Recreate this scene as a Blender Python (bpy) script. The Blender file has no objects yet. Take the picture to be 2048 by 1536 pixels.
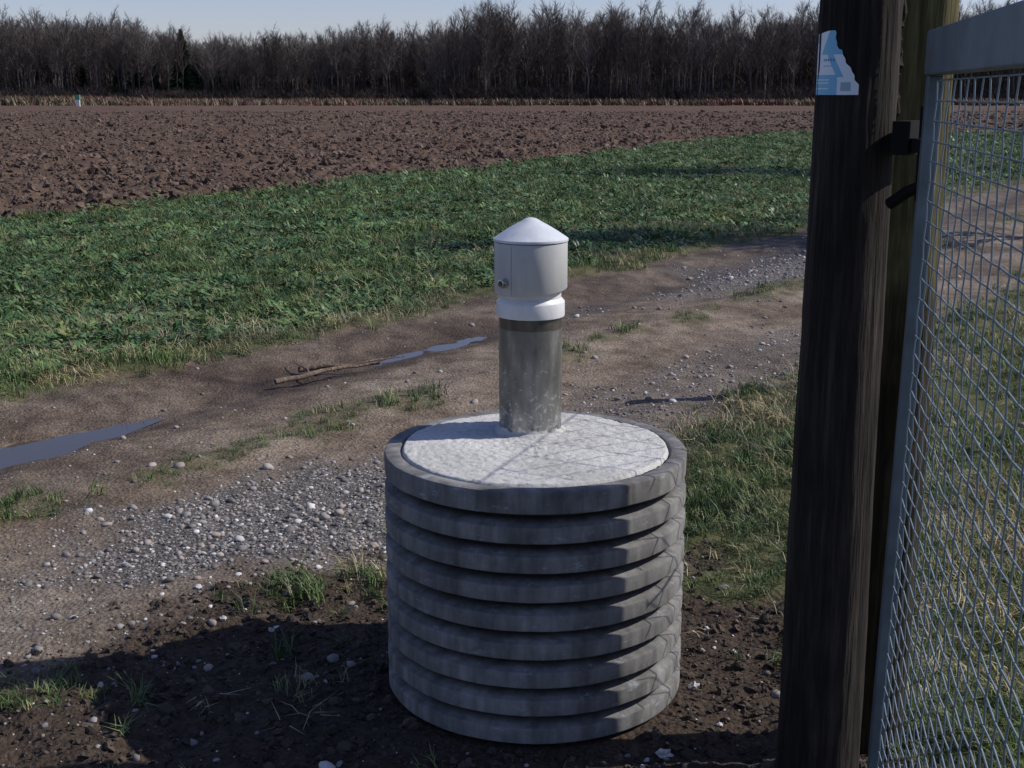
import bpy, bmesh, math, random
import numpy as np
from mathutils import Vector, Matrix
random.seed(7); rng=np.random.default_rng(7)
scene=bpy.context.scene
scene.view_settings.view_transform='Standard'
scene.view_settings.look='None'
scene.view_settings.exposure=0

# ------------------------------------------------------------ noise
TAB=rng.random((256,256))
def vn(x,y,s,seed=0):
    X=np.asarray(x,float)/s+seed*17.31; Y=np.asarray(y,float)/s+seed*9.77
    xi=np.floor(X).astype(int); yi=np.floor(Y).astype(int)
    fx=X-xi; fy=Y-yi; fx=fx*fx*(3-2*fx); fy=fy*fy*(3-2*fy)
    g=lambda a,b: TAB[(a)&255,(b)&255]
    return 2*((g(xi,yi)*(1-fx)+g(xi+1,yi)*fx)*(1-fy)+(g(xi,yi+1)*(1-fx)+g(xi+1,yi+1)*fx)*fy)-1
def fbm(x,y,s,o=3,seed=0):
    r=0;a=1
    for i in range(o):
        r=r+a*vn(x,y,s/2**i,seed+i*3); a*=.5
    return r
def sm(a,w): 
    t=np.clip(a/w+.5,0,1); return t*t*(3-2*t)

# ------------------------------------------------------------ material helpers
def newmat(name):
    m=bpy.data.materials.new(name); m.use_nodes=True
    nt=m.node_tree; b=nt.nodes['Principled BSDF']
    return m,nt,b
def N(nt,t,**k):
    n=nt.nodes.new(t)
    for a,v in k.items(): setattr(n,a,v)
    return n
def noise(nt,vec,scale,detail=4,rough=.55):
    n=N(nt,'ShaderNodeTexNoise'); n.inputs['Scale'].default_value=scale
    n.inputs['Detail'].default_value=detail; n.inputs['Roughness'].default_value=rough
    if vec is not None: nt.links.new(vec,n.inputs['Vector'])
    return n.outputs['Fac']
def ramp(nt,fac,stops):
    r=N(nt,'ShaderNodeValToRGB'); e=r.color_ramp.elements
    while len(e)<len(stops): e.new(.5)
    for i,(p,c) in enumerate(stops):
        e[i].position=p; e[i].color=(*c,1)
    nt.links.new(fac,r.inputs['Fac']); return r.outputs['Color']
def mix(nt,f,a,b,mode='MIX'):
    m=N(nt,'ShaderNodeMix',data_type='RGBA',blend_type=mode)
    def st(sock,v):
        if isinstance(v,(int,float)): sock.default_value=v
        elif isinstance(v,tuple): sock.default_value=(*v,1)
        else: nt.links.new(v,sock)
    st(m.inputs[0],f); st(m.inputs[6],a); st(m.inputs[7],b)
    return m.outputs[2]
def math_(nt,op,a,b=None,c=None):
    m=N(nt,'ShaderNodeMath',operation=op)
    for i,v in enumerate((a,b,c)):
        if v is None: continue
        if isinstance(v,(int,float)): m.inputs[i].default_value=v
        else: nt.links.new(v,m.inputs[i])
    return m.outputs[0]
def bump(nt,b,h,strength=.5,dist=.01):
    n=N(nt,'ShaderNodeBump'); n.inputs['Strength'].default_value=strength; n.inputs['Distance'].default_value=dist
    nt.links.new(h,n.inputs['Height']); nt.links.new(n.outputs[0],b.inputs['Normal'])
def pos(nt): return N(nt,'ShaderNodeNewGeometry').outputs['Position']
def mapping(nt,vec,scale):
    m=N(nt,'ShaderNodeMapping'); m.inputs['Scale'].default_value=scale
    nt.links.new(vec,m.inputs['Vector']); return m.outputs[0]

# ------------------------------------------------------------ mesh helpers
def mkobj(name,v,f,mat=None,smooth=False,parent=None,link=True):
    me=bpy.data.meshes.new(name); me.from_pydata([tuple(map(float,p)) for p in v],[],[tuple(map(int,q)) for q in f]); me.update()
    if mat: 
        for mm in (mat if isinstance(mat,list) else [mat]): me.materials.append(mm)
    if smooth: me.polygons.foreach_set('use_smooth',[True]*len(me.polygons))
    o=bpy.data.objects.new(name,me)
    if link: scene.collection.objects.link(o)
    if parent: o.parent=parent
    return o
def empty(name,loc=(0,0,0)):
    o=bpy.data.objects.new(name,None); o.empty_display_size=.1
    scene.collection.objects.link(o); return o
def lathe(name,prof,cx,cy,seg,mat,parent=None,smooth=True,jit=0,auto=35):
    v=[];f=[]
    for k,(r,z) in enumerate(prof):
        for s in range(seg):
            a=2*math.pi*s/seg
            rr=r
            if jit and r>.01:
                rr=r+jit*float(vn(a*6,z*8,1.0,3))+jit*.6*float(vn(a*30,z*30,1.0,5))
            v.append((cx+rr*math.cos(a),cy+rr*math.sin(a),z))
    for k in range(len(prof)-1):
        for s in range(seg):
            s2=(s+1)%seg
            f.append((k*seg+s,(k+1)*seg+s,(k+1)*seg+s2,k*seg+s2))
    o=mkobj(name,v,f,mat,smooth,parent)
    if smooth:
        o.data.set_sharp_from_angle(angle=math.radians(auto))
    return o
def box(v,f,c,sx,sy,sz,rot=0):
    b=len(v); cr,sr=math.cos(rot),math.sin(rot)
    for dz in (-1,1):
        for dx,dy in ((-1,-1),(1,-1),(1,1),(-1,1)):
            x=dx*sx/2;y=dy*sy/2
            v.append((c[0]+x*cr-y*sr,c[1]+x*sr+y*cr,c[2]+dz*sz/2))
    f+= [(b,b+3,b+2,b+1),(b+4,b+5,b+6,b+7)]+[(b+i,b+(i+1)%4,b+4+(i+1)%4,b+4+i) for i in range(4)]
def tube(v,f,pts,rs,sides=4):
    pts=[Vector(p) for p in pts]; b0=len(v)
    for i,p in enumerate(pts):
        d=(pts[min(i+1,len(pts)-1)]-pts[max(i-1,0)])
        if d.length<1e-9: d=Vector((0,0,1))
        d.normalize()
        a=d.cross(Vector((0.13,0.2,1))) 
        if a.length<.05: a=d.cross(Vector((1,0,0)))
        a.normalize(); c=d.cross(a)
        r=rs[i] if hasattr(rs,'__len__') else rs
        for s in range(sides):
            t=2*math.pi*s/sides
            v.append(tuple(p+a*(r*math.cos(t))+c*(r*math.sin(t))))
    for i in range(len(pts)-1):
        for s in range(sides):
            s2=(s+1)%sides
            f.append((b0+i*sides+s,b0+i*sides+s2,b0+(i+1)*sides+s2,b0+(i+1)*sides+s))

def scatter(name,P,R,S,protos,idx=None):
    n=len(P)
    me=bpy.data.meshes.new(name); me.vertices.add(n)
    me.vertices.foreach_set('co',np.asarray(P,np.float32).ravel())
    a=me.attributes.new('rot','FLOAT_VECTOR','POINT'); a.data.foreach_set('vector',np.asarray(R,np.float32).ravel())
    a=me.attributes.new('scl','FLOAT_VECTOR','POINT'); a.data.foreach_set('vector',np.asarray(S,np.float32).ravel())
    if idx is None: idx=rng.integers(0,len(protos),n)
    a=me.attributes.new('pick','INT','POINT'); a.data.foreach_set('value',np.asarray(idx,np.int32))
    o=bpy.data.objects.new(name,me); scene.collection.objects.link(o)
    col=bpy.data.collections.new(name+'_parts')
    for i,p in enumerate(protos):
        p.name='%s_piece_%02d'%(name,i); col.objects.link(p)
    ng=bpy.data.node_groups.new(name+'_scatter','GeometryNodeTree')
    ng.interface.new_socket('Geometry',in_out='INPUT',socket_type='NodeSocketGeometry')
    ng.interface.new_socket('Geometry',in_out='OUTPUT',socket_type='NodeSocketGeometry')
    gi=ng.nodes.new('NodeGroupInput'); go=ng.nodes.new('NodeGroupOutput')
    ip=ng.nodes.new('GeometryNodeInstanceOnPoints'); ci=ng.nodes.new('GeometryNodeCollectionInfo')
    ci.inputs['Collection'].default_value=col; ci.inputs['Separate Children'].default_value=True; ci.inputs['Reset Children'].default_value=True
    ip.inputs['Pick Instance'].default_value=True
    def na(nm,dt):
        k=ng.nodes.new('GeometryNodeInputNamedAttribute'); k.data_type=dt; k.inputs['Name'].default_value=nm; return k.outputs['Attribute']
    e=ng.nodes.new('FunctionNodeEulerToRotation')
    L=ng.links.new
    L(gi.outputs[0],ip.inputs['Points']); L(ci.outputs[0],ip.inputs['Instance'])
    L(na('rot','FLOAT_VECTOR'),e.inputs[0]); L(e.outputs[0],ip.inputs['Rotation'])
    L(na('scl','FLOAT_VECTOR'),ip.inputs['Scale']); L(na('pick','INT'),ip.inputs['Instance Index'])
    L(ip.outputs[0],go.inputs[0])
    md=o.modifiers.new('scatter','NODES'); md.node_group=ng
    return o

# ------------------------------------------------------------ terrain description
RX,RY=.069,3.6          # shaft centre
def regions(x,y):
    w=.20*vn(x,y,.9,1)+.10*vn(x,y,.22,2)
    ct=.81*x-.58*y
    c=ct+w
    tr=sm(c+6.5,.25)*sm(-3.05-c,.5)
    cf=.907*x-.42*y+.5*vn(x,y,2.2,4)+.25*vn(x,y,.5,5)
    fl=sm(-14.1-cf,.5)
    f2=sm(y-(58+.15*x)+2*vn(x,y,6,6),2)*sm(-9-ct,2)
    fl=np.maximum(fl,f2)*sm(205-y,1)*(1-tr)
    so=sm(4.35-y+.35*vn(x,y,.4,7)+.15*vn(x,y,.1,8),.3)*sm(c+3.5,.4)*sm(1.02-x+.2*vn(x,y,.3,9),.2)*(y>0)
    def ell(cx,cy,la,lb,seed):
        u=(x-cx)*.58+(y-cy)*.81; v=(x-cx)*.81-(y-cy)*.58
        d=np.sqrt((u/la)**2+(v/lb)**2)+.35*vn(x,y,.5,seed)+.2*vn(x,y,.15,seed+1)
        return sm(1-d,.6)
    gr=np.maximum(ell(-1.0,5.15,1.1,.58,10),ell(3.0,13.4,2.8,.75,12))
    gr=np.maximum(gr,.4*ell(1.4,8.2,2.2,.5,14))
    gr=np.maximum(gr,.15*ell(-1.7,4.3,1.0,.6,15))
    rid=sm(.13-np.abs(ct+4.68)+.2*vn(x,y,.5,16)+.1*vn(x,y,.15,17),.1)*sm(vn(x,y,.8,19)-.25+.35*(x>-1.3)-.2*(x<-1.9),.2)*tr
    return ct,c,tr,cf,fl,so,gr,rid
def height(x,y):
    ct,c,tr,cf,fl,so,gr,rid=regions(x,y)
    gau=lambda a,w: np.exp(-(a/w)**2)
    h=.012*fbm(x,y,1.6,3,20)
    t=-.065*gau(ct+5.8,.31)-.028*gau(ct+3.95,.30)+.035*gau(ct+4.7,.28)+.012*gau(ct+6.35,.12)+.009*fbm(x,y,.16,4,22)-.018*sm(vn(x,y,1.1,24),.8)*gau(ct+5.8,.5)
    pud=np.maximum(gau(np.hypot((x+2.72)*.58+(y-6.35)*.81,2.2*((x+2.72)*.81-(y-6.35)*.58+.0)),.66),
                   gau(np.hypot((x+.45)*.58+(y-9.35)*.81,3.2*((x+.45)*.81-(y-9.35)*.58)),.58))
    t=t-.03*pud
    g=.035+.03*fbm(x,y,.6,3,26)
    ck=fbm(x,y,.42,4,30)
    f=.05+.085*np.abs(ck)+.05*fbm(x,y,.2,3,34)+.06*fbm(x,y,3.1,2,37)
    s=.012+.018*fbm(x,y,.16,3,38)+.012*fbm(x,y,.05,2,39)
    gm=np.clip(1-tr-fl-so,0,1)
    near=sm(np.hypot(x-RX,y-RY)-.75,.6)
    return h*near+t*tr+g*gm*near+f*fl+s*so*(.3+.7*near)

# ------------------------------------------------------------ terrain mesh
def axis(lo,hi,start,base,grow,lim):
    a=[start]; 
    while a[-1]<hi:
        a.append(a[-1]+max(base,grow*max(0,abs(a[-1])-lim)+base))
    b=[start]
    while b[0]>lo:
        b.insert(0,b[0]-max(base,grow*max(0,abs(b[0])-lim)+base))
    return np.array(b[:-1]+a)
xs=axis(-1500,1500,0.0,.026,.013,3.0)
ya=[2.4]
while ya[-1]<2500: ya.append(ya[-1]+ (max(.02,.0045*ya[-1]) if ya[-1]<210 else .05*ya[-1]))
yb=[2.4]
while yb[0]>-300: yb.insert(0,yb[0]-max(.06,.15*abs(yb[0]-2.4)))
ys=np.array(yb[:-1]+ya)
X,Y=np.meshgrid(xs,ys); nx,ny=len(xs),len(ys)
Z=height(X,Y)
Z=np.where((Y>215)|(Y<-5)|(np.abs(X)>200),.03,Z)
ct,c,tr,cf,fl,so,gr,rid=regions(X,Y)
ii=(np.arange(ny-1)[:,None]*nx+np.arange(nx-1)[None,:])
quads=np.stack([ii,ii+1,ii+nx+1,ii+nx],-1).reshape(-1,4)
cen=lambda A: .25*(A[:-1,:-1]+A[1:,:-1]+A[:-1,1:]+A[1:,1:]).ravel()
ftr=cen(tr)>.5; ffl=(cen(fl)>.5)&~ftr; fgr=~ftr&~ffl
VX=np.stack([X,Y,Z],-1).reshape(-1,3)
C1=np.stack([tr,gr*tr,fl,np.ones_like(tr)],-1).reshape(-1,4)
wet=np.maximum(np.exp(-((ct+5.85)/.42)**2),.85*sm(c+6.6,.1)*sm(-6.05-c,.4))*tr
C2=np.stack([so,wet,rid,np.ones_like(tr)],-1).reshape(-1,4)

gm_,nt,b=newmat('ground_material')
P=pos(nt)
a1=N(nt,'ShaderNodeAttribute',attribute_name='maskA'); s1=N(nt,'ShaderNodeSeparateColor'); nt.links.new(a1.outputs['Color'],s1.inputs[0])
a2=N(nt,'ShaderNodeAttribute',attribute_name='maskB'); s2=N(nt,'ShaderNodeSeparateColor'); nt.links.new(a2.outputs['Color'],s2.inputs[0])
nb=noise(nt,P,.9,6,.62); nm=noise(nt,P,6,6); nf=noise(nt,P,45,5,.65); nx_=noise(nt,P,.12,3)
grassc=ramp(nt,nm,[(.3,(.04,.045,.018)),(.5,(.075,.082,.03)),(.7,(.12,.105,.05))])
trackc=ramp(nt,nb,[(.33,(.095,.068,.048)),(.46,(.16,.122,.09)),(.6,(.225,.18,.138)),(.72,(.285,.235,.185))])
trackc=mix(nt,.85,trackc,ramp(nt,nf,[(.25,(.36,.34,.31)),(.5,(.95,.95,.95)),(.75,(1.7,1.7,1.7))]),'MULTIPLY')
trackc=mix(nt,.8,trackc,ramp(nt,nm,[(.3,(.5,.47,.45)),(.6,(1.15,1.15,1.15))]),'MULTIPLY')
vo=N(nt,'ShaderNodeTexVoronoi'); vo.inputs['Scale'].default_value=60; nt.links.new(P,vo.inputs['Vector'])
vs=N(nt,'ShaderNodeSeparateColor'); nt.links.new(vo.outputs['Color'],vs.inputs[0])
gravc=ramp(nt,vs.outputs[0],[(0,(.12,.11,.10)),(.5,(.20,.187,.175)),(.85,(.30,.28,.265)),(1,(.5,.48,.46))])
gravc=mix(nt,1.0,gravc,ramp(nt,vo.outputs['Distance'],[(0,(1.1,1.1,1.1)),(.6,(.45,.43,.42))]),'MULTIPLY')
fieldc=ramp(nt,nm,[(.25,(.062,.040,.029)),(.5,(.105,.069,.049)),(.75,(.155,.106,.077))])
fieldc=mix(nt,.8,fieldc,ramp(nt,nx_,[(.35,(.78,.70,.71)),(.65,(1.15,1.12,1.1))]),'MULTIPLY')
soilc=ramp(nt,nf,[(.25,(.025,.018,.013)),(.55,(.065,.046,.033)),(.8,(.11,.08,.058))])
col=mix(nt,s1.outputs[0],grassc,trackc)
col=mix(nt,s1.outputs[1],col,gravc)
wetf=math_(nt,'MULTIPLY',s2.outputs[1],ramp(nt,nb,[(.35,(1,1,1)),(.65,(.6,.6,.6))]))
col=mix(nt,wetf,col,mix(nt,.8,col,(.28,.23,.20),'MULTIPLY'))
col=mix(nt,s1.outputs[2],col,fieldc)
col=mix(nt,s2.outputs[0],col,soilc)
col=mix(nt,math_(nt,'MULTIPLY',s2.outputs[2],.5),col,grassc)
nt.links.new(col,b.inputs['Base Color'])
nt.links.new(math_(nt,'SUBTRACT',.95,math_(nt,'MULTIPLY',wetf,.35)),b.inputs['Roughness'])
b.inputs['Specular IOR Level'].default_value=.2
hh=math_(nt,'ADD',math_(nt,'MULTIPLY',nf,.7),math_(nt,'MULTIPLY',vo.outputs['Distance'],-.6))
hh=math_(nt,'ADD',hh,math_(nt,'MULTIPLY',noise(nt,P,160,3),.3))
bump(nt,b,hh,.9,.014)

def submesh(name,mask):
    q=quads[mask]; used=np.unique(q); remap=np.full(len(VX),-1); remap[used]=np.arange(len(used)); q=remap[q]
    me=bpy.data.meshes.new(name); me.vertices.add(len(used)); me.vertices.foreach_set('co',VX[used].astype(np.float32).ravel())
    me.loops.add(len(q)*4); me.loops.foreach_set('vertex_index',q.astype(np.int32).ravel())
    me.polygons.add(len(q)); me.polygons.foreach_set('loop_start',(np.arange(len(q))*4).astype(np.int32))
    me.polygons.foreach_set('use_smooth',np.ones(len(q),bool))
    me.update(calc_edges=True)
    for nm,C in (('maskA',C1),('maskB',C2)):
        a=me.color_attributes.new(nm,'FLOAT_COLOR','POINT'); a.data.foreach_set('color',C[used].astype(np.float32).ravel())
    me.materials.append(gm_)
    o=bpy.data.objects.new(name,me); scene.collection.objects.link(o); return o
submesh('ground',fgr); submesh('dirt_track',ftr); submesh('plowed_field',ffl)

# water
wm,nt,b=newmat('puddle_water')
b.inputs['Base Color'].default_value=(.06,.05,.045,1); b.inputs['Roughness'].default_value=.05; b.inputs['IOR'].default_value=1.33
bump(nt,b,noise(nt,pos(nt),25,2),.08,.004)
def puddle(name,cx,cy,la,lb,z):
    v=[(cx,cy,z)];f=[]
    for s in range(40):
        a=2*math.pi*s/40; r=1+.15*math.sin(3*a+cx)+.1*math.sin(5*a)
        u=la*math.cos(a)*r; w=lb*math.sin(a)*r
        v.append((cx+u*.58+w*.81,cy+u*.81-w*.58,z)); f.append((0,1+s,1+(s+1)%40))
    return mkobj(name,v,f,wm)
puddle('puddle',-2.72,6.35,1.15,.30,-.083)
puddle('puddle',-.45,9.35,.95,.20,-.085)

# ------------------------------------------------------------ plants
def leafmat(name,stops,nscale=.8,rough=.5):
    m,nt,b=newmat(name)
    oi=N(nt,'ShaderNodeObjectInfo')
    c=ramp(nt,oi.outputs['Random'],stops)
    c=mix(nt,.75,c,ramp(nt,noise(nt,pos(nt),nscale,4,.6),[(.32,(.5,.55,.55)),(.5,(1,1,1)),(.68,(1.5,1.35,1.15))]),'MULTIPLY')
    nt.links.new(c,b.inputs['Base Color']); b.inputs['Roughness'].default_value=rough
    b.inputs['Specular IOR Level'].default_value=.28
    return m
grassM=leafmat('grass_blades',[(0,(.055,.092,.030)),(.45,(.09,.145,.045)),(.8,(.135,.185,.062)),(.93,(.20,.21,.09)),(1,(.32,.29,.15))],.8,.55)
weedM=leafmat('weed_leaves',[(0,(.048,.10,.036)),(.5,(.08,.155,.052)),(.88,(.125,.20,.075)),(1,(.2,.21,.09))],.8,.42)
dryM=leafmat('dry_grass_blades',[(0,(.2,.16,.08)),(.5,(.34,.29,.17)),(1,(.5,.44,.29))],.8,.6)
def tuft(n,h,spread,wd,mat,lean=.6):
    v=[];f=[]
    for i in range(n):
        a=random.uniform(0,6.283); r=spread*math.sqrt(random.random())
        bx,by=r*math.cos(a),r*math.sin(a); d=random.uniform(0,6.283); L=h*random.uniform(.5,1.15)
        ln=lean*random.uniform(.2,1.2); px,py=-math.sin(d)*wd/2,math.cos(d)*wd/2
        k=len(v)
        for t,wf in ((0,1),(.5,.9),(1,.05)):
            hx=L*ln*t*t; hz=L*t*(1-.35*ln*t)
            x=bx+math.cos(d)*hx; y=by+math.sin(d)*hx
            v.append((x-px*wf,y-py*wf,hz)); v.append((x+px*wf,y+py*wf,hz))
        for j in range(2): f.append((k+2*j,k+2*j+1,k+2*j+3,k+2*j+2))
    return mkobj('tuft',v,f,mat,True,link=False)
def weed(n,L,mat):
    v=[];f=[]
    for i in range(n):
        d=random.uniform(0,6.283); bx=random.uniform(-.05,.05);by=random.uniform(-.05,.05)
        up=random.uniform(.15,1.0); l=L*random.uniform(.6,1.1); w=l*random.uniform(.3,.45)
        ca,sa=math.cos(d),math.sin(d); k=len(v); tilt=random.uniform(-.5,.5)
        for t,wf in ((0,.1),(.35,.7),(.6,1),(1,.1)):
            rr=l*t; z=.01+l*up*t-.35*l*t*t
            for sg in (-1,1):
                v.append((bx+ca*rr-sa*w/2*wf*sg,by+sa*rr+ca*w/2*wf*sg,z+sg*w*.3*wf*tilt))
        for j in range(3): f.append((k+2*j,k+2*j+1,k+2*j+3,k+2*j+2))
    return mkobj('weed',v,f,mat,True,link=False)
def logs(n,y0,y1,spread=.47,off=1.2):
    y=y0*(y1/y0)**rng.random(n); x=(rng.random(n)*2-1)*(spread*y+off); return x,y
def place(name,x,y,keep,protos,smin,smax,grow=0,tilt=.15,sink=0,flat=1,svar=None):
    x,y=x[keep],y[keep]; n=len(x); z=height(x,y)-sink
    s=rng.uniform(smin,smax,n)*(1+grow*np.maximum(0,y-6))
    if svar is not None: s=s*svar(x,y)
    R=np.stack([rng.uniform(-tilt,tilt,n),rng.uniform(-tilt,tilt,n),rng.uniform(0,6.283,n)],-1)
    return scatter(name,np.stack([x,y,z],-1),R,np.stack([s,s,s*flat],-1),protos)
blob=lambda x,y,cx,cy,rx,ry: np.exp(-((x-cx)/rx)**2-((y-cy)/ry)**2)
x,y=logs(90000,2.3,60,.48,1.5)
ct,c,tr,cf,fl,so,gr,rid=regions(x,y)
gmk=np.clip(1-tr-fl-so,0,1)
dens=gmk*np.where(c<-6.5,.45+.55*sm(-7.6-c+.5*vn(x,y,1,50),.8),.8)*(.5+.5*sm(vn(x,y,.5,57)+.2,.5))+rid*.35+.02*so*sm(vn(x,y,.35,66)-.2,.3)
dens=dens+.5*blob(x,y,-1.62,3.47,.28,.12)+.7*blob(x,y,-.72,4.22,.22,.13)*sm(vn(x,y,.15,68)+.3,.4)+.5*blob(x,y,-1.56,6.05,.12,.09)+.35*blob(x,y,-1.32,6.3,.08,.08)
kp=(rng.random(len(x))<dens*(.6+.4*sm(vn(x,y,.6,51)+.3,.6)))&(np.hypot(x-RX,y-RY)>.5)
gp=[tuft(16,.072,.05,.0045,grassM,.9) for _ in range(4)]+[tuft(20,.105,.05,.005,grassM,1.2) for _ in range(3)]
sv=lambda x,y: (.7+.55*sm(vn(x,y,.7,58),.8))*np.where(.81*x-.58*y>-6.4,.8,1.0)
place('grass',x,y,kp,gp,.5,1.1,.026,.3,svar=sv)
x,y=logs(52000,7.5,60,.48,1.5)
ct,c,tr,cf,fl,so,gr,rid=regions(x,y)
kp=rng.random(len(x))<np.clip(1-tr-fl,0,1)*(c<-6.9)*(.2+.8*sm(vn(x,y,1.5,53)+.3+.15*(-7.5-c),.7))
place('leafy_weeds',x,y,kp,[weed(10,.072,weedM) for _ in range(5)],.55,1.15,.026,.35)
x,y=logs(46000,3.3,45,.48,1.2)
ct,c,tr,cf,fl,so,gr,rid=regions(x,y)
dn=np.clip(1-tr-fl-so*.95,0,1)*(.10+.7*sm(vn(x,y,.7,55)-.12,.5))*np.where(c<-6.4,.16+.84*sm(c+8.5,1.8),1.0)
kp=(rng.random(len(x))<dn)&(np.hypot(x-RX,y-RY)>.5)
place('dry_grass',x,y,kp,[tuft(11,.10,.07,.0035,dryM,1.7) for _ in range(4)],.5,1.1,.02,.4)

# ------------------------------------------------------------ stones & clods
def rock(sub,amp,mat,flat=.65):
    bm=bmesh.new(); bmesh.ops.create_icosphere(bm,subdivisions=sub,radius=1)
    sd=random.uniform(0,90)
    for vv in bm.verts:
        p=vv.co; d=1+amp*float(vn(p.x+sd+p.z*1.7,p.y+p.z*.9,.8))+amp*.5*float(vn(p.x*2+sd,p.y*2-p.z*2,.6))
        vv.co=Vector((p.x*d*1.15,p.y*d*.9,p.z*d*flat))
    me=bpy.data.meshes.new('rock'); bm.to_mesh(me); bm.free(); me.materials.append(mat)
    return bpy.data.objects.new('rock',me)
stM,nt,b=newmat('pebble_stone')
oi=N(nt,'ShaderNodeObjectInfo')
c_=ramp(nt,oi.outputs['Random'],[(0,(.10,.092,.085)),(.3,(.18,.165,.155)),(.55,(.27,.25,.235)),(.75,(.32,.255,.21)),(.9,(.42,.40,.37)),(1,(.68,.66,.63))])
c_=mix(nt,.5,c_,ramp(nt,noise(nt,pos(nt),90,4),[(.3,(.6,.6,.6)),(.7,(1.2,1.2,1.2))]),'MULTIPLY')
nt.links.new(c_,b.inputs['Base Color']); b.inputs['Roughness'].default_value=.8
def clodmat(name,lo,mid,hi):
    m,nt,b=newmat(name); oi=N(nt,'ShaderNodeObjectInfo')
    c_=ramp(nt,oi.outputs['Random'],[(0,lo),(.5,mid),(1,hi)])
    c_=mix(nt,.7,c_,ramp(nt,noise(nt,pos(nt),14,5),[(.3,(.5,.5,.5)),(.7,(1.25,1.25,1.25))]),'MULTIPLY')
    nt.links.new(c_,b.inputs['Base Color']); b.inputs['Roughness'].default_value=.95
    bump(nt,b,noise(nt,pos(nt),40,4),.8,.02); return m
clM=clodmat('soil_clod',(.065,.042,.031),(.11,.073,.052),(.165,.115,.084))
slM=clodmat('dark_soil',(.03,.021,.015),(.055,.039,.028),(.095,.068,.05))
pebs=[rock(2,.25,stM,random.uniform(.5,.75)) for _ in range(7)]
for p in pebs: p.data.polygons.foreach_set('use_smooth',[True]*len(p.data.polygons))
x,y=logs(150000,2.9,19,.46,.8)
ct,c,tr,cf,fl,so,gr,rid=regions(x,y)
dn=tr*(.035+.965*gr**1.2)*(1-.85*np.exp(-((ct+5.8)/.4)**2)*(gr<.3))+.02*so+.015*(c>-3.3)
kp=(rng.random(len(x))<dn)&(np.hypot(x-RX,y-RY)>.5)
x,y=x[kp],y[kp]; n=len(x); g=gr[kp]
s=np.clip(rng.lognormal(math.log(.0043),.62,n),.002,.024)*(1+.035*np.maximum(0,y-5))
R=rng.uniform(-.4,.4,(n,3)); R[:,2]=rng.uniform(0,6.28,n)
scatter('gravel',np.stack([x,y,height(x,y)+s*.15],-1),R,np.stack([s,s,s],-1),pebs)
clods=[rock(2,.75,clM,.7) for _ in range(8)]
x,y=logs(70000,17,130,.48,2)
ct,c,tr,cf,fl,so,gr,rid=regions(x,y)
kp=rng.random(len(x))<(fl>.35)*.9
x,y=x[kp],y[kp]; n=len(x)
s=np.clip(rng.lognormal(math.log(.031),.55,n),.012,.12)*(1+.008*(y-17))
R=rng.uniform(-.8,.8,(n,3)); R[:,2]=rng.uniform(0,6.28,n)
scatter('field_clods',np.stack([x,y,height(x,y)+s*.1],-1),R,np.stack([s,s,s],-1),clods)
x=rng.uniform(-2.2,1.3,18000); y=rng.uniform(2.4,4.7,18000)
ct,c,tr,cf,fl,so,gr,rid=regions(x,y)
kp=(rng.random(len(x))<so*.7)&(np.hypot(x-RX,y-RY)>.465)
x,y=x[kp],y[kp]; n=len(x)
s=np.clip(rng.lognormal(math.log(.005),.6,n),.002,.022)
R=rng.uniform(-.8,.8,(n,3)); R[:,2]=rng.uniform(0,6.28,n)
scatter('loose_soil',np.stack([x,y,height(x,y)+s*.1],-1),R,np.stack([s,s,s],-1),[rock(2,.6,slM,.7) for _ in range(5)])
pwM,nt,b=newmat('pale_stone'); nt.links.new(ramp(nt,noise(nt,pos(nt),60,4),[(.3,(.35,.33,.31)),(.7,(.6,.58,.56))]),b.inputs['Base Color']); b.inputs['Roughness'].default_value=.8
qx=np.array([.555,.60,.42,.66,.37,-.98,-1.15,.72]); qy=np.array([3.52,3.28,3.12,3.95,3.10,3.95,4.3,3.75]); s=np.array([.016,.010,.020,.010,.011,.013,.012,.009])
scatter('pale_stones',np.stack([qx,qy,height(qx,qy)+s*.3],-1),rng.uniform(-.4,3,(8,3))*[.2,.2,1],np.stack([s,s,s],-1),[rock(2,.4,pwM,.7) for _ in range(3)])

# ------------------------------------------------------------ concrete shaft
cM,nt,b=newmat('weathered_concrete')
P=pos(nt)
n1=noise(nt,mapping(nt,P,(3,3,1.2)),3,5); n2=noise(nt,P,35,5,.65); n3=noise(nt,mapping(nt,P,(14,14,2.2)),1.6,4)
c_=ramp(nt,n1,[(.3,(.115,.112,.108)),(.5,(.175,.17,.163)),(.7,(.25,.242,.23))])
c_=mix(nt,.6,c_,ramp(nt,n2,[(.3,(.65,.65,.65)),(.7,(1.2,1.2,1.2))]),'MULTIPLY')
c_=mix(nt,.85,c_,ramp(nt,n3,[(.35,(.55,.53,.51)),(.6,(1.1,1.1,1.1))]),'MULTIPLY')
c_=mix(nt,ramp(nt,noise(nt,mapping(nt,P,(5,5,14)),2.6,6,.75),[(.59,(0,0,0)),(.68,(.6,.6,.6))]),c_,(.34,.38,.42))
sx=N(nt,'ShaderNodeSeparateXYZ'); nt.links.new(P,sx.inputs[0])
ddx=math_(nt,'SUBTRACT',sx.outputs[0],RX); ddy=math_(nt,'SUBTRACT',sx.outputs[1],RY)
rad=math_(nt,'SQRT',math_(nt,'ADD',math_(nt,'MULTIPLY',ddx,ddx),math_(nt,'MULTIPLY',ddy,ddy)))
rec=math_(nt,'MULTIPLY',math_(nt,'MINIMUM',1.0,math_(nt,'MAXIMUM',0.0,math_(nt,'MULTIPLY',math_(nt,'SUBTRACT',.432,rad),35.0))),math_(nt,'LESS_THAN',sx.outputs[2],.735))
c_=mix(nt,rec,c_,mix(nt,1.0,c_,(.18,.16,.15),'MULTIPLY'))  # occlusion shade of the grooves painted into the base colour by radius
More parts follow.
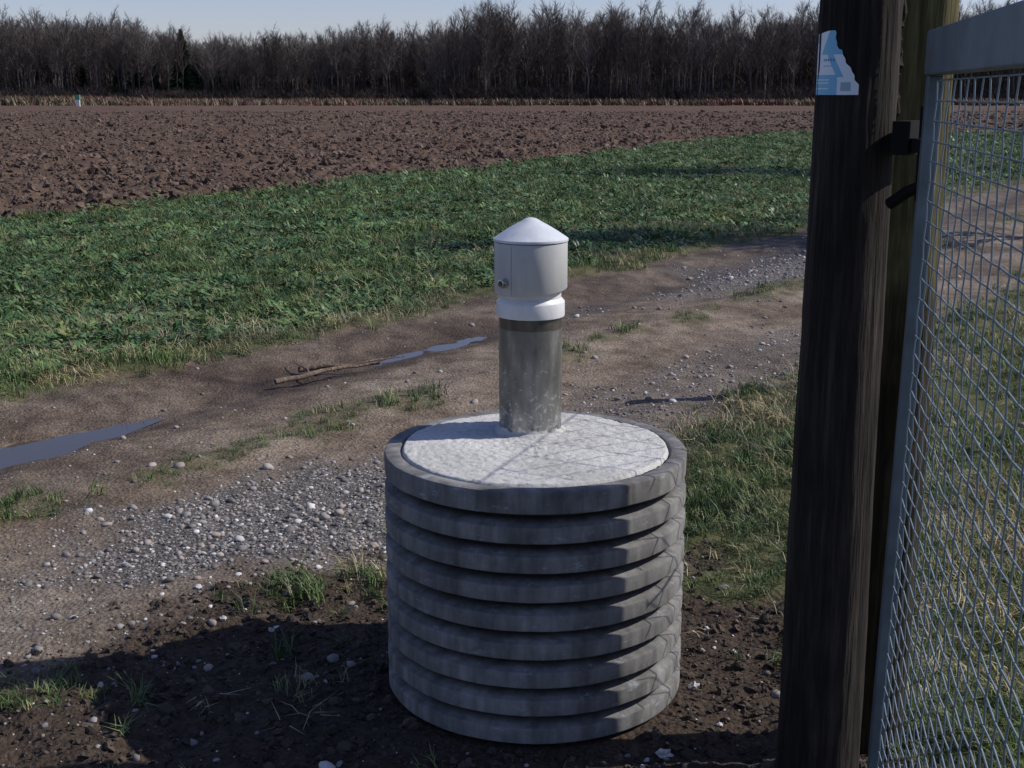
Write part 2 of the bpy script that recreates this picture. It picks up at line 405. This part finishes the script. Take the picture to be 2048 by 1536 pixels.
nt.links.new(c_,b.inputs['Base Color']); b.inputs['Roughness'].default_value=.78
bump(nt,b,math_(nt,'ADD',n2,math_(nt,'MULTIPLY',noise(nt,P,180,3),.4)),.22,.003)
shaft=empty('concrete_manhole_shaft')
H=.752; p=H/9
prof=[(.395,.70),(.398,.742),(.402,.743),(.405,.751),(.408,.7525),(.440,.7525),(.4475,.750),(.45,.7445)]
for i in range(9):
    z0=H-i*p
    if i>0: prof+=[(.385,z0+.005),(.389,z0+.002),(.443,z0-.0145),(.448,z0-.017),(.450,z0-.0215)]
    zb_=z0-.0595
    prof+=[(.45,zb_),(.448,zb_-.003),(.444,zb_-.0045),(.390,zb_-.0055),(.385,zb_-.0085)]
prof+=[(.385,-.06)]
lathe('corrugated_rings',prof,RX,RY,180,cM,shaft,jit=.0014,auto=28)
pM,nt,b=newmat('rough_mortar'); P=pos(nt)
n2=noise(nt,P,70,7,.75); n1=noise(nt,P,5,4)
c_=ramp(nt,n1,[(.3,(.45,.44,.415)),(.7,(.63,.62,.59))])
c_=mix(nt,.8,c_,ramp(nt,n2,[(.3,(.5,.5,.48)),(.48,(1,1,1)),(.7,(1.12,1.12,1.12))]),'MULTIPLY')
nt.links.new(c_,b.inputs['Base Color']); b.inputs['Roughness'].default_value=.95
bump(nt,b,n2,.9,.007)
v=[(RX,RY,.76)];f=[];SG=240;RN=90
for k in range(1,RN+1):
    r=.3965*k/RN
    aa=np.arange(SG)*2*math.pi/SG; xx=r*np.cos(aa);yy=r*np.sin(aa)
    zz=.757+.0020*fbm(xx,yy,.016,3,60)+.0025*vn(xx,yy,.13,61)-(.012 if k==RN else .002 if k==RN-1 else 0)
    zz=zz-.004*np.clip(vn(xx,yy,.02,62)-.6,0,1)*2
    v+=[(RX+a_,RY+b_,c__) for a_,b_,c__ in zip(xx,yy,zz)]
for s in range(SG): f.append((0,1+s,1+(s+1)%SG))
for k in range(RN-1):
    for s in range(SG):
        a=1+k*SG; f.append((a+s,a+SG+s,a+SG+(s+1)%SG,a+(s+1)%SG))
mkobj('mortar_cover',v,f,pM,True,shaft)

# ------------------------------------------------------------ pipe with vented cap
well=empty('vent_pipe_with_cap')
PX,PY=.057,3.78
sM,nt,b=newmat('galvanised_pipe'); P=pos(nt)
sx=N(nt,'ShaderNodeSeparateXYZ'); nt.links.new(P,sx.inputs[0]); zz=sx.outputs[2]
n1=noise(nt,mapping(nt,P,(14,14,5)),2,5); n2=noise(nt,P,60,4,.6)
c_=ramp(nt,n1,[(.3,(.17,.165,.155)),(.55,(.28,.275,.26)),(.75,(.42,.41,.39))])
low=math_(nt,'MULTIPLY',math_(nt,'SUBTRACT',1.02,zz),3.2)
spl=math_(nt,'ADD',math_(nt,'MULTIPLY',low,.16),n2)
c_=mix(nt,ramp(nt,spl,[(.64,(0,0,0)),(.72,(.85,.85,.85))]),c_,(.55,.54,.52))
bd=math_(nt,'GREATER_THAN',math_(nt,'ADD',zz,math_(nt,'MULTIPLY',n1,.012)),1.088)
c_=mix(nt,bd,c_,mix(nt,.8,c_,(.45,.40,.36),'MULTIPLY'))
nt.links.new(c_,b.inputs['Base Color']); b.inputs['Metallic'].default_value=.6; b.inputs['Roughness'].default_value=.34
bump(nt,b,n2,.15,.003)
lathe('steel_pipe',[(.097,.70),(.097,1.10),(.0975,1.115),(.09,1.125),(.05,1.125)],PX,PY,96,sM,well)
lathe('mortar_fillet',[(.096,.775),(.0985,.766),(.105,.761),(.113,.757),(.116,.752)],PX,PY,72,pM,well,jit=.003)
def paint(name,colr,rough=.45):
    m,nt,b=newmat(name); P=pos(nt)
    c_=mix(nt,.6,colr,ramp(nt,noise(nt,mapping(nt,P,(10,10,3)),3,5),[(.3,(.82,.82,.8)),(.6,(1.03,1.03,1.03))]),'MULTIPLY')
    nt.links.new(c_,b.inputs['Base Color']); b.inputs['Roughness'].default_value=rough
    bump(nt,b,noise(nt,P,220,3),.12,.002); return m
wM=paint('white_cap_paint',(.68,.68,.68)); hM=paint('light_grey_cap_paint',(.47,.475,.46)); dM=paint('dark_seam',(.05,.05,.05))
lM=paint('pale_lid_paint',(.62,.645,.68),.4)
lathe('collar',[(.098,1.118),(.1035,1.118),(.1045,1.121),(.1045,1.160),(.1035,1.164),(.092,1.176),(.088,1.18),(.088,1.195)],PX,PY,96,wM,well)
lathe('neck',[(.093,1.176),(.0935,1.184),(.0935,1.206)],PX,PY,96,wM,well)
v=[];f=[];SG=96
rows=[('b',.106),('b',.1105),('b2',.1115),(1.34,.1115),(1.3435,.1105),(1.3435,.107)]
def zb(a): return 1.197-.010*math.cos(a-math.radians(215))
for z,r in rows:
    for s in range(SG):
        a=2*math.pi*s/SG
        zz_= zb(a) if z=='b' else zb(a)+.0015 if z=='b2' else z
        v.append((PX+r*math.cos(a),PY+r*math.sin(a),zz_))
for k in range(len(rows)-1):
    for s in range(SG): f.append((k*SG+s,k*SG+(s+1)%SG,(k+1)*SG+(s+1)%SG,(k+1)*SG+s))
k0=len(v)
for s in range(SG):
    a=2*math.pi*s/SG; v.append((PX+.08*math.cos(a),PY+.08*math.sin(a),1.206))
for s in range(SG): f.append((k0+s,k0+(s+1)%SG,(s+1)%SG,s))
o=mkobj('cap_head',v,f,hM,True,well); o.data.set_sharp_from_angle(angle=math.radians(40))
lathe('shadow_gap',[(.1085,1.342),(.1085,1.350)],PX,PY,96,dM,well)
cone=[(.107,1.3475),(.1135,1.3465),(.1142,1.349),(.1135,1.354)]
for i in range(1,17):
    t=i/16; r=.1135*(1-t); 
    z=1.354+.066*(t+.05*math.sin(math.pi*t))
    if r<.026: z=1.354+.066*(1-.026/.1135)+.003+.0080*(1-(r/.026)**2)
    cone.append((max(r,.0001),z))
lathe('cone_lid',cone,PX,PY,96,lM,well,auto=30)
for ang in (math.radians(188),math.radians(238)):
    v=[];f=[]; tube(v,f,[(PX+.1114*math.cos(ang),PY+.1114*math.sin(ang),zb(ang)+.004),(PX+.1114*math.cos(ang),PY+.1114*math.sin(ang),1.339)],.0006,5)
    mkobj('panel_seam',v,f,dM,False,well)
chM,nt,b=newmat('chrome'); b.inputs['Base Color'].default_value=(.5,.5,.5,1); b.inputs['Metallic'].default_value=1; b.inputs['Roughness'].default_value=.22
a=math.radians(226); dx,dy=math.cos(a),math.sin(a); lz=1.228
v=[];f=[]
tube(v,f,[(PX+dx*q,PY+dy*q,lz) for q in (.108,.125,.125,.1265,.1265,.131,.1315)],[.0150,.0150,.0130,.0130,.012,.012,.0102],28)
f.append(tuple(range(len(v)-28,len(v))))
mkobj('barrel_lock',v,f,chM,False,well)
v=[];f=[]; tube(v,f,[(PX+dx*.1314,PY+dy*.1314,lz),(PX+dx*.1320,PY+dy*.1320,lz)],[.0085,.0080],20); f.append(tuple(range(20,40)))
mkobj('lock_face',v,f,dM,False,well)

# ------------------------------------------------------------ wooden posts
def woodmat(name,a,b_,c__,dark=False):
    m,nt,b=newmat(name); P=pos(nt)
    n1=noise(nt,mapping(nt,P,(26,26,1.6)),1.6,6,.6); n2=noise(nt,mapping(nt,P,(90,90,5)),1.5,4); n3=noise(nt,P,5,3)
    c0=ramp(nt,n1,[(.3,a),(.52,b_),(.75,c__)])
    c0=mix(nt,.7,c0,ramp(nt,n2,[(.3,(.5,.5,.5)),(.7,(1.3,1.3,1.3))]),'MULTIPLY')
    c0=mix(nt,.7,c0,ramp(nt,n3,[(.35,(.65,.62,.6)),(.65,(1.2,1.2,1.2))]),'MULTIPLY')
    if dark:
        sx=N(nt,'ShaderNodeSeparateXYZ'); nt.links.new(P,sx.inputs[0])
        c0=mix(nt,ramp(nt,math_(nt,'ADD',math_(nt,'SUBTRACT',sx.outputs[2],1.2),n3),[(.3,(1,1,1)),(.9,(0,0,0))]),c0,mix(nt,1.0,c0,(.35,.31,.32),'MULTIPLY'))
    nt.links.new(c0,b.inputs['Base Color']); b.inputs['Roughness'].default_value=.9
    b.inputs['Specular IOR Level'].default_value=.2
    bump(nt,b,math_(nt,'ADD',n1,math_(nt,'MULTIPLY',n2,.5)),.9,.012); return m
wd1=woodmat('dark_weathered_wood',(.012,.010,.009),(.030,.024,.020),(.064,.052,.043))
wd2=woodmat('mossy_wood',(.045,.037,.017),(.11,.096,.042),(.21,.19,.09),True)
def pole(name,px,py,r0,r1,top,mat,seed):
    v=[];f=[];SG=72;NZ=150
    for k in range(NZ+1):
        z=-.1+(top+.1)*k/NZ; r=r0+(r1-r0)*k/NZ
        ox=.006*float(vn(z,seed,.7,70)); oy=.006*float(vn(z,seed,.7,71))
        for s in range(SG):
            a=2*math.pi*s/SG
            ang=abs((a/(2*math.pi)*2)-1)*6
            rr=r*(1+.035*float(vn(ang*1.2+seed,z*.6,.5,72))+.022*float(vn(ang*6+seed,z*.9,.6,73))+.012*float(vn(ang*9,z*9,.6,74)))
            v.append((px+ox+rr*math.cos(a),py+oy+rr*math.sin(a),z))
    for k in range(NZ):
        for s in range(SG): f.append((k*SG+s,k*SG+(s+1)%SG,(k+1)*SG+(s+1)%SG,(k+1)*SG+s))
    f.append(tuple(NZ*SG+s for s in range(SG)))
    return mkobj(name,v,f,mat,True)
pole1=pole('wooden_post',.808,3.0,.106,.086,2.7,wd1,1.0)
pole2=pole('wooden_post',1.018,3.22,.080,.075,2.6,wd2,5.0)
v=[];f=[];pts=[];rs=[]
for i in range(60):
    z=1.72+i*.015; pts.append((.900+.004*math.sin(i*.9),3.02+.004*math.cos(i*1.3),z)); rs.append(.009+.005*abs(math.sin(i*1.7)))
tube(v,f,pts,rs,8); o=mkobj('bark_strip',v,f,wd1,False,pole1)
# sticker wrapped on the post
wh,_,b=newmat('sticker_white'); b.inputs['Base Color'].default_value=(.70,.78,.84,1); b.inputs['Roughness'].default_value=.4
bl,_,b=newmat('sticker_light_blue'); b.inputs['Base Color'].default_value=(.17,.46,.66,1); b.inputs['Roughness'].default_value=.4
db,_,b=newmat('sticker_blue'); b.inputs['Base Color'].default_value=(.03,.2,.42,1); b.inputs['Roughness'].default_value=.4
gy,_,b=newmat('sticker_grey'); b.inputs['Base Color'].default_value=(.30,.42,.5,1)
v=[];f=[];mi=[];NS,NT=150,200
def sedge(t): return (.50+.50*min(1,(1-t)/.85)**.9 if t<.72 else .66-.9*(t-.72)**1.0*.35)+.012*math.sin(t*21)+.008*math.sin(t*47)
for j in range(NT+1):
    for i in range(NS+1):
        t=j/NT; s=i/NS*min(1,sedge(t)); a=math.radians(167+90*s); r=.0945
        v.append((.806+r*math.cos(a),3.0+r*math.sin(a),1.775+.14*(t-.02*math.sin(s*9)*(t>.9))))
for j in range(NT):
    for i in range(NS):
        t=(j+.5)/NT; s=(i+.5)/NS*min(1,sedge(t))
        m=0
        if t<.32: m=1 if s<.66 else 0
        if t>.64 and s> .30+ (t-.64)*.5: m=1
        if abs(s-(.86-t*.55))<.06 and t<.64 and t>.28: m=1
        if t>.82 and s<.2: m=1
        if (s-.2)**2*1.4+(t-.50)**2<.0014 or ((s-.2)**2*2+(t-.56)**2<.0006): m=2
        if abs(t-.555)<.018 and .36<s<.60 and int(s*55)%3: m=2
        if abs(t-.46)<.009 and .36<s<.56 and int(s*80)%4: m=3
        if (abs(t-.24)<.012 or abs(t-.19)<.010 or abs(t-.10)<.008) and .08<s<.5 and int(s*70)%4: m=0
        if .72<s<.88 and .06<t<.20: m=3
        a=j*(NS+1)+i; f.append((a,a+1,a+NS+2,a+NS+1)); mi.append(m)
o=mkobj('torn_sticker',v,f,[wh,bl,db,gy],True,pole1)
o.data.polygons.foreach_set('material_index',mi)

wireM,nt,b=newmat('galvanised_wire'); b.inputs['Base Color'].default_value=(.20,.25,.28,1); b.inputs['Metallic'].default_value=.4; b.inputs['Roughness'].default_value=.5
fence=empty('wire_netting_fence')
o=pole('fence_post',2.12,7.42,.055,.05,1.15,wd1,9.0); o.parent=fence
v=[];f=[]
x0,y0,x1,y1=1.0,3.34,2.12,7.42; Lf=math.hypot(x1-x0,y1-y0)
def fp(s,z): return (x0+(x1-x0)*s/Lf,y0+(y1-y0)*s/Lf,.05+(z-.05)*(1.55-.45*s/Lf))
for z in (.05,.6,1.1): tube(v,f,[fp(0,z),fp(Lf*.5,z),fp(Lf,z)],.0026,5)
s=-1.05
while s<Lf:
    a=max(0,s);za=a-s; e=min(Lf,s+1.05); ze=e-s
    if e>a+.01:
        tube(v,f,[fp(a,.05+za),fp(e,.05+ze)],.0022,4); tube(v,f,[fp(a,1.1-za),fp(e,1.1-ze)],.0022,4)
    s+=.14
mkobj('netting',v,f,wireM,False,fence)

# ------------------------------------------------------------ gate
gate=empty('metal_mesh_gate')
gM,nt,b=newmat('galvanised_gate_frame'); P=pos(nt)
c_=ramp(nt,noise(nt,P,9,5),[(.3,(.08,.105,.118)),(.7,(.155,.19,.21))])
nt.links.new(c_,b.inputs['Base Color']); b.inputs['Metallic'].default_value=.3; b.inputs['Roughness'].default_value=.5
bump(nt,b,noise(nt,P,80,3),.1,.002)
gx,gy_=.905,2.75; gd=Vector((.17,1,0)).normalized(); gn=Vector((gd.y,-gd.x,0))
def gp_(s,z,o=0):
    k=-.022*(1.9-z)/1.6      # the gate hangs slightly out of plumb
    return (gx+k-gd.x*s+gn.x*o,gy_-gd.y*s+gn.y*o,z)
rot=math.atan2(gd.y,gd.x)
def bev(o,w):
    m=o.modifiers.new('b','BEVEL'); m.width=w; m.segments=2; return o
def bar(name,c0,c1,w,d):
    v=[];f=[]
    for c in (c0,c1):
        for a_,b_ in ((-1,-1),(1,-1),(1,1),(-1,1)):
            v.append((c[0]+gd.x*a_*w/2+gn.x*b_*d/2,c[1]+gd.y*a_*w/2+gn.y*b_*d/2,c[2]))
    f+=[(0,3,2,1),(4,5,6,7)]+[(i,(i+1)%4,4+(i+1)%4,4+i) for i in range(4)]
    return bev(mkobj(name,v,f,gM,False,gate),.003)
v=[];f=[]; box(v,f,gp_(.95,1.8625),1.94,.042,.093,rot); bev(mkobj('top_rail',v,f,gM,False,gate),.004)
bar('hinge_stile',gp_(0,.075),gp_(0,1.815),.036,.032)
v=[];f=[]; box(v,f,gp_(.95,.10),1.86,.036,.05,rot); bev(mkobj('bottom_rail',v,f,gM,False,gate),.003)
bar('lock_stile',gp_(1.9,.075),gp_(1.9,1.815),.036,.032)
v=[];f=[]
dv,dh=.070,.042
k=0;s=.045
while s<1.88:
    pts=[];z=.125;j=0
    while z<1.82: pts.append(gp_(s,z,.0013*(1 if (j+k)%2 else -1))); z+=dh; j+=1
    tube(v,f,pts,.0018,5); s+=dv;k+=1
j=0;z=.125
while z<1.82:
    pts=[];k=0; s=.045
    while s<1.88: pts.append(gp_(s,z,.0013*(-1 if (j+k)%2 else 1))); s+=dv;k+=1
    tube(v,f,pts,.0018,5); z+=dh;j+=1
mkobj('wire_mesh',v,f,wireM,True,gate)
blM,nt,b=newmat('black_iron'); b.inputs['Base Color'].default_value=(.006,.006,.006,1); b.inputs['Roughness'].default_value=.8; b.inputs['Specular IOR Level'].default_value=.2
v=[];f=[]
box(v,f,(.915,2.92,1.68),.13,.04,.075,.9); box(v,f,(.912,2.86,1.665),.03,.16,.03,.0)
tube(v,f,[(.87,2.90,1.53),(.895,2.86,1.56),(.92,2.80,1.585)],[.014,.014,.012],8)
tube(v,f,[(.925,2.85,1.54),(.925,2.85,1.75)],.015,10)
mkobj('gate_hinge',v,f,blM,False,gate)

# ------------------------------------------------------------ dead branch
brM=woodmat('dead_branch_wood',(.09,.06,.045),(.2,.15,.11),(.34,.28,.22))
v=[];f=[]
def twigpath(p0,p1,n,w,r0,r1,zo=.03):
    pts=[];rs=[]
    for i in range(n+1):
        t=i/n; x=p0[0]+(p1[0]-p0[0])*t+random.uniform(-w,w); y=p0[1]+(p1[1]-p0[1])*t+random.uniform(-w,w)
        pts.append((x,y,float(height(np.array([x]),np.array([y]))[0])+zo+.02*math.sin(t*3))); rs.append(r0+(r1-r0)*t)
    tube(v,f,pts,rs,7)
twigpath((-1.52,7.85),(-.98,8.30),8,.012,.020,.010,.05)
twigpath((-1.45,8.25),(-.90,8.38),8,.012,.020,.010,.04)
twigpath((-1.2,8.2),(-.75,8.45),6,.015,.012,.003,.05)
twigpath((-1.3,8.05),(-1.5,8.35),5,.015,.009,.003,.05)
mkobj('dead_branch',v,f,brM,True)

# ------------------------------------------------------------ distant forest
def barkmat(name,lo,hi):
    m,nt,b=newmat(name); oi=N(nt,'ShaderNodeObjectInfo')
    c_=ramp(nt,oi.outputs['Random'],[(0,lo),(1,hi)])
    nt.links.new(c_,b.inputs['Base Color']); b.inputs['Roughness'].default_value=.95; b.inputs['Specular IOR Level'].default_value=.1
    return m
bkA=barkmat('bare_tree_bark',(.075,.062,.056),(.17,.145,.132)); bkS=barkmat('shrub_bark',(.045,.036,.032),(.085,.068,.06))
def rib(v,f,a,b,w0,w1):
    d=(b-a); s=d.cross(Vector((random.uniform(-1,1),random.uniform(-1,1),random.uniform(-.3,.3))))
    if s.length<1e-6: return
    s.normalize(); k=len(v)
    v+= [tuple(a-s*w0),tuple(a+s*w0),tuple(b+s*w1),tuple(b-s*w1)]; f.append((k,k+1,k+2,k+3))
def dirv(az,el): return Vector((math.cos(az)*math.cos(el),math.sin(az)*math.cos(el),math.sin(el)))
def tree(Ht,limbs,start,spread):
    v=[];f=[]; pts=[Vector((0,0,-.3))];
    for i in range(1,9):
        pts.append(Vector((random.uniform(-.25,.25)*i/4,random.uniform(-.25,.25)*i/4,Ht*.93*i/8)))
    r=[.19*(1-i/8.8) for i in range(9)]
    tube(v,f,pts,r,5)
    for l in range(limbs):
        t=start+(1-start)*(l+random.random())/limbs; q=t*8; i=min(7,int(q)); base=pts[i].lerp(pts[i+1],q-i)
        az=random.uniform(0,6.283); el=random.uniform(.75,1.25); L=spread*(1.2-.75*t)*random.uniform(.6,1.2)
        p0=base; d=dirv(az,el); p1=p0+d*L*.5; d2=(d+Vector((0,0,.25))).normalized(); p2=p1+d2*L*.5
        rib(v,f,p0,p1,.06,.045); rib(v,f,p1,p2,.045,.025)
        for s in range(8):
            tt=random.uniform(.15,1); b0=p0.lerp(p1,tt*2) if tt<.5 else p1.lerp(p2,tt*2-1)
            dd=dirv(az+random.uniform(-1.2,1.2),random.uniform(.4,1.4)); LL=L*random.uniform(.2,.42); e=b0+dd*LL
            rib(v,f,b0,e,.026,.014)
            for w in range(5):
                c0=b0.lerp(e,random.uniform(.2,1)); de=(dd+Vector((random.uniform(-.7,.7),random.uniform(-.7,.7),random.uniform(-.1,.8)))).normalized()
                rib(v,f,c0,c0+de*random.uniform(.4,1.1),.015,.006)
    return v,f
def treeobj(*a):
    v,f=tree(*a); return mkobj('tree',v,f,bkA,False,link=False)
trees=[treeobj(random.uniform(13.5,17.5),random.randint(18,26),random.uniform(.28,.48),random.uniform(4.4,6.2)) for _ in range(12)]
def shrub(Hs,n):
    v=[];f=[]
    for i in range(n):
        b0=Vector((random.uniform(-1.2,1.2),random.uniform(-1.2,1.2),-.1)); az=random.uniform(0,6.28)
        d=dirv(az,random.uniform(.9,1.5)); e=b0+d*Hs*random.uniform(.5,1)
        rib(v,f,b0,e,.04,.015)
        for w in range(9):
            c0=b0.lerp(e,random.uniform(.15,1)); de=(d+Vector((random.uniform(-1,1),random.uniform(-1,1),random.uniform(-.3,.6)))).normalized()
            rib(v,f,c0,c0+de*random.uniform(.3,1.0),.022,.008)
    return mkobj('shrub',v,f,bkS,False,link=False)
shrubs=[shrub(random.uniform(2.5,4),random.randint(40,55)) for _ in range(6)]
nL,nR=1250,1350
L1=rng.uniform(0,1,(nL,2)); xL=-175+165*L1[:,0]; yL=262+60*L1[:,1]**1.2
R1=rng.uniform(0,1,(nR,2)); xR=-13+205*R1[:,0]; yR=214+62*R1[:,1]**1.2
sL=.84+.09*vn(xL,yL,20,80)+.06*vn(xL,yL,7,84)+rng.uniform(-.12,.08,nL)+.20*sm(-84-xL,25)
sR=.95+.07*vn(xR,yR,12,81)+.06*vn(xR,yR,5,85)+rng.uniform(-.12,.06,nR)-.1*sm(-8-xR,4)
sR=np.where(rng.random(nR)<.25,sR*.78,sR); sL=np.where(rng.random(nL)<.25,sL*.78,sL)
xx=np.r_[xL,xR]; yy=np.r_[yL,yR]; ss=np.r_[sL,sR]; n=len(xx)
R=np.stack([rng.uniform(-.04,.04,n),rng.uniform(-.04,.04,n),rng.uniform(0,6.28,n)],-1)
scatter('distant_bare_trees',np.stack([xx,yy,np.zeros(n)],-1),R,np.stack([ss*.95,ss*.95,ss],-1),trees)
xa=np.r_[rng.uniform(-175,-10,2200),rng.uniform(-14,190,2500)]; ya_=np.r_[258+62*rng.random(2200),211+64*rng.random(2500)]
n=len(xa); s=rng.uniform(.5,1.0,n)*(1+2.3*((ya_-np.where(xa<-12,258,211))/60))
R=np.zeros((n,3)); R[:,2]=rng.uniform(0,6.28,n)
scatter('forest_undergrowth',np.stack([xa,ya_,np.zeros(n)],-1),R,np.stack([s*1.25,s*1.25,s],-1),shrubs)
cnM=barkmat('conifer_needles',(.015,.030,.016),(.03,.05,.025))
def conifer(Ht):
    v=[];f=[]; tube(v,f,[(0,0,0),(0,0,Ht)],[.16,.02],5)
    for k in range(46):
        t=k/46; z=1.2+(Ht-1.2)*t; R_=2.2*(1-t)**.85*random.uniform(.7,1.15)+.12
        for s in range(10):
            az=random.uniform(0,6.28); e=Vector((math.cos(az)*R_,math.sin(az)*R_,z-.25*R_+random.uniform(-.2,.2))); a=Vector((0,0,z))
            rib(v,f,a,a.lerp(e,.6),.08,.22); rib(v,f,a.lerp(e,.5),e,.22,.04)
    return mkobj('conifer',v,f,cnM,False,link=False)
cp=[(-68,266,15.0),(-70,270,9),(-57,265,7),(-40,268,5.5),(-118,268,9),(-78,266,11),(-66,269,10),(-82,268,9),(-90,270,8),(-74,267,8),(-62,270,9),(-30,268,5)]
scatter('distant_conifers',[(a,b,0) for a,b,c in cp],[(0,0,a) for a,b,c in cp],[(c/9,c/9,c/12) for a,b,c in cp],[conifer(12),conifer(12)])
bsM=leafmat('edge_brush',[(0,(.10,.075,.045)),(.6,(.17,.13,.08)),(1,(.22,.09,.075))],.05)
n=2600; bx=rng.uniform(-180,150,n); by=np.where(bx<-12,rng.uniform(206,256,n),rng.uniform(206,212,n)); s=rng.uniform(3,9,n)
s=np.where(bx<-68,s*1.3,s)
R=np.zeros((n,3)); R[:,2]=rng.uniform(0,6.28,n)
scatter('edge_brush',np.stack([bx,by,np.zeros(n)],-1),R,np.stack([s*1.6,s*1.6,s],-1),[tuft(60,.16,.16,.012,bsM) for _ in range(3)])
# bare trees beside the track, to the right of the view
for (tx,ty,hh_) in ((9.2,16.6,7.2),(16.5,30.5,12.5),(13.5,29.3,9.0)):
    v,f=tree(hh_,34,.3,3.6); o=mkobj('bare_tree',v,f,bkA); o.location=(tx,ty,0)
mk=empty('marker_post'); g1,_,b=newmat('marker_green'); b.inputs['Base Color'].default_value=(.05,.3,.16,1)
v=[];f=[]; box(v,f,(-63,186,.55),.55,.3,1.1); mkobj('pale_body',v,f,wM,False,mk)
v=[];f=[]; box(v,f,(-63,186,1.45),.65,.4,.7); mkobj('green_head',v,f,g1,False,mk)

# ------------------------------------------------------------ light, sky, camera
SV=Vector((1,.11,0)).normalized(); el=math.radians(40)
sd=Vector((SV.x*math.cos(el),SV.y*math.cos(el),math.sin(el)))
L=bpy.data.lights.new('sun','SUN'); L.energy=4.3; L.angle=math.radians(.5); L.color=(1,.96,.90)
lo=bpy.data.objects.new('sun',L); scene.collection.objects.link(lo); lo.rotation_euler=sd.to_track_quat('Z','Y').to_euler(); lo.location=(20,2,20)
w=bpy.data.worlds.new('World'); scene.world=w; w.use_nodes=True; nt=w.node_tree
sk=N(nt,'ShaderNodeTexSky',sky_type='NISHITA'); sk.sun_disc=False; sk.sun_elevation=el; sk.sun_rotation=math.atan2(SV.x,SV.y)
sk.air_density=1.0; sk.dust_density=.5; sk.ozone_density=3.0
nt.links.new(mix(nt,1.0,sk.outputs[0],(1.10,1.0,1.20),'MULTIPLY'),nt.nodes['Background'].inputs[0]); nt.nodes['Background'].inputs[1].default_value=.098
cam=bpy.data.cameras.new('camera'); cam.sensor_width=36; cam.lens=43.95; cam.clip_end=5000; cam.clip_start=.05
co=bpy.data.objects.new('camera',cam); scene.collection.objects.link(co); co.location=(0,0,1.775)
co.rotation_euler=(math.radians(90-13.02),0,0); scene.camera=co
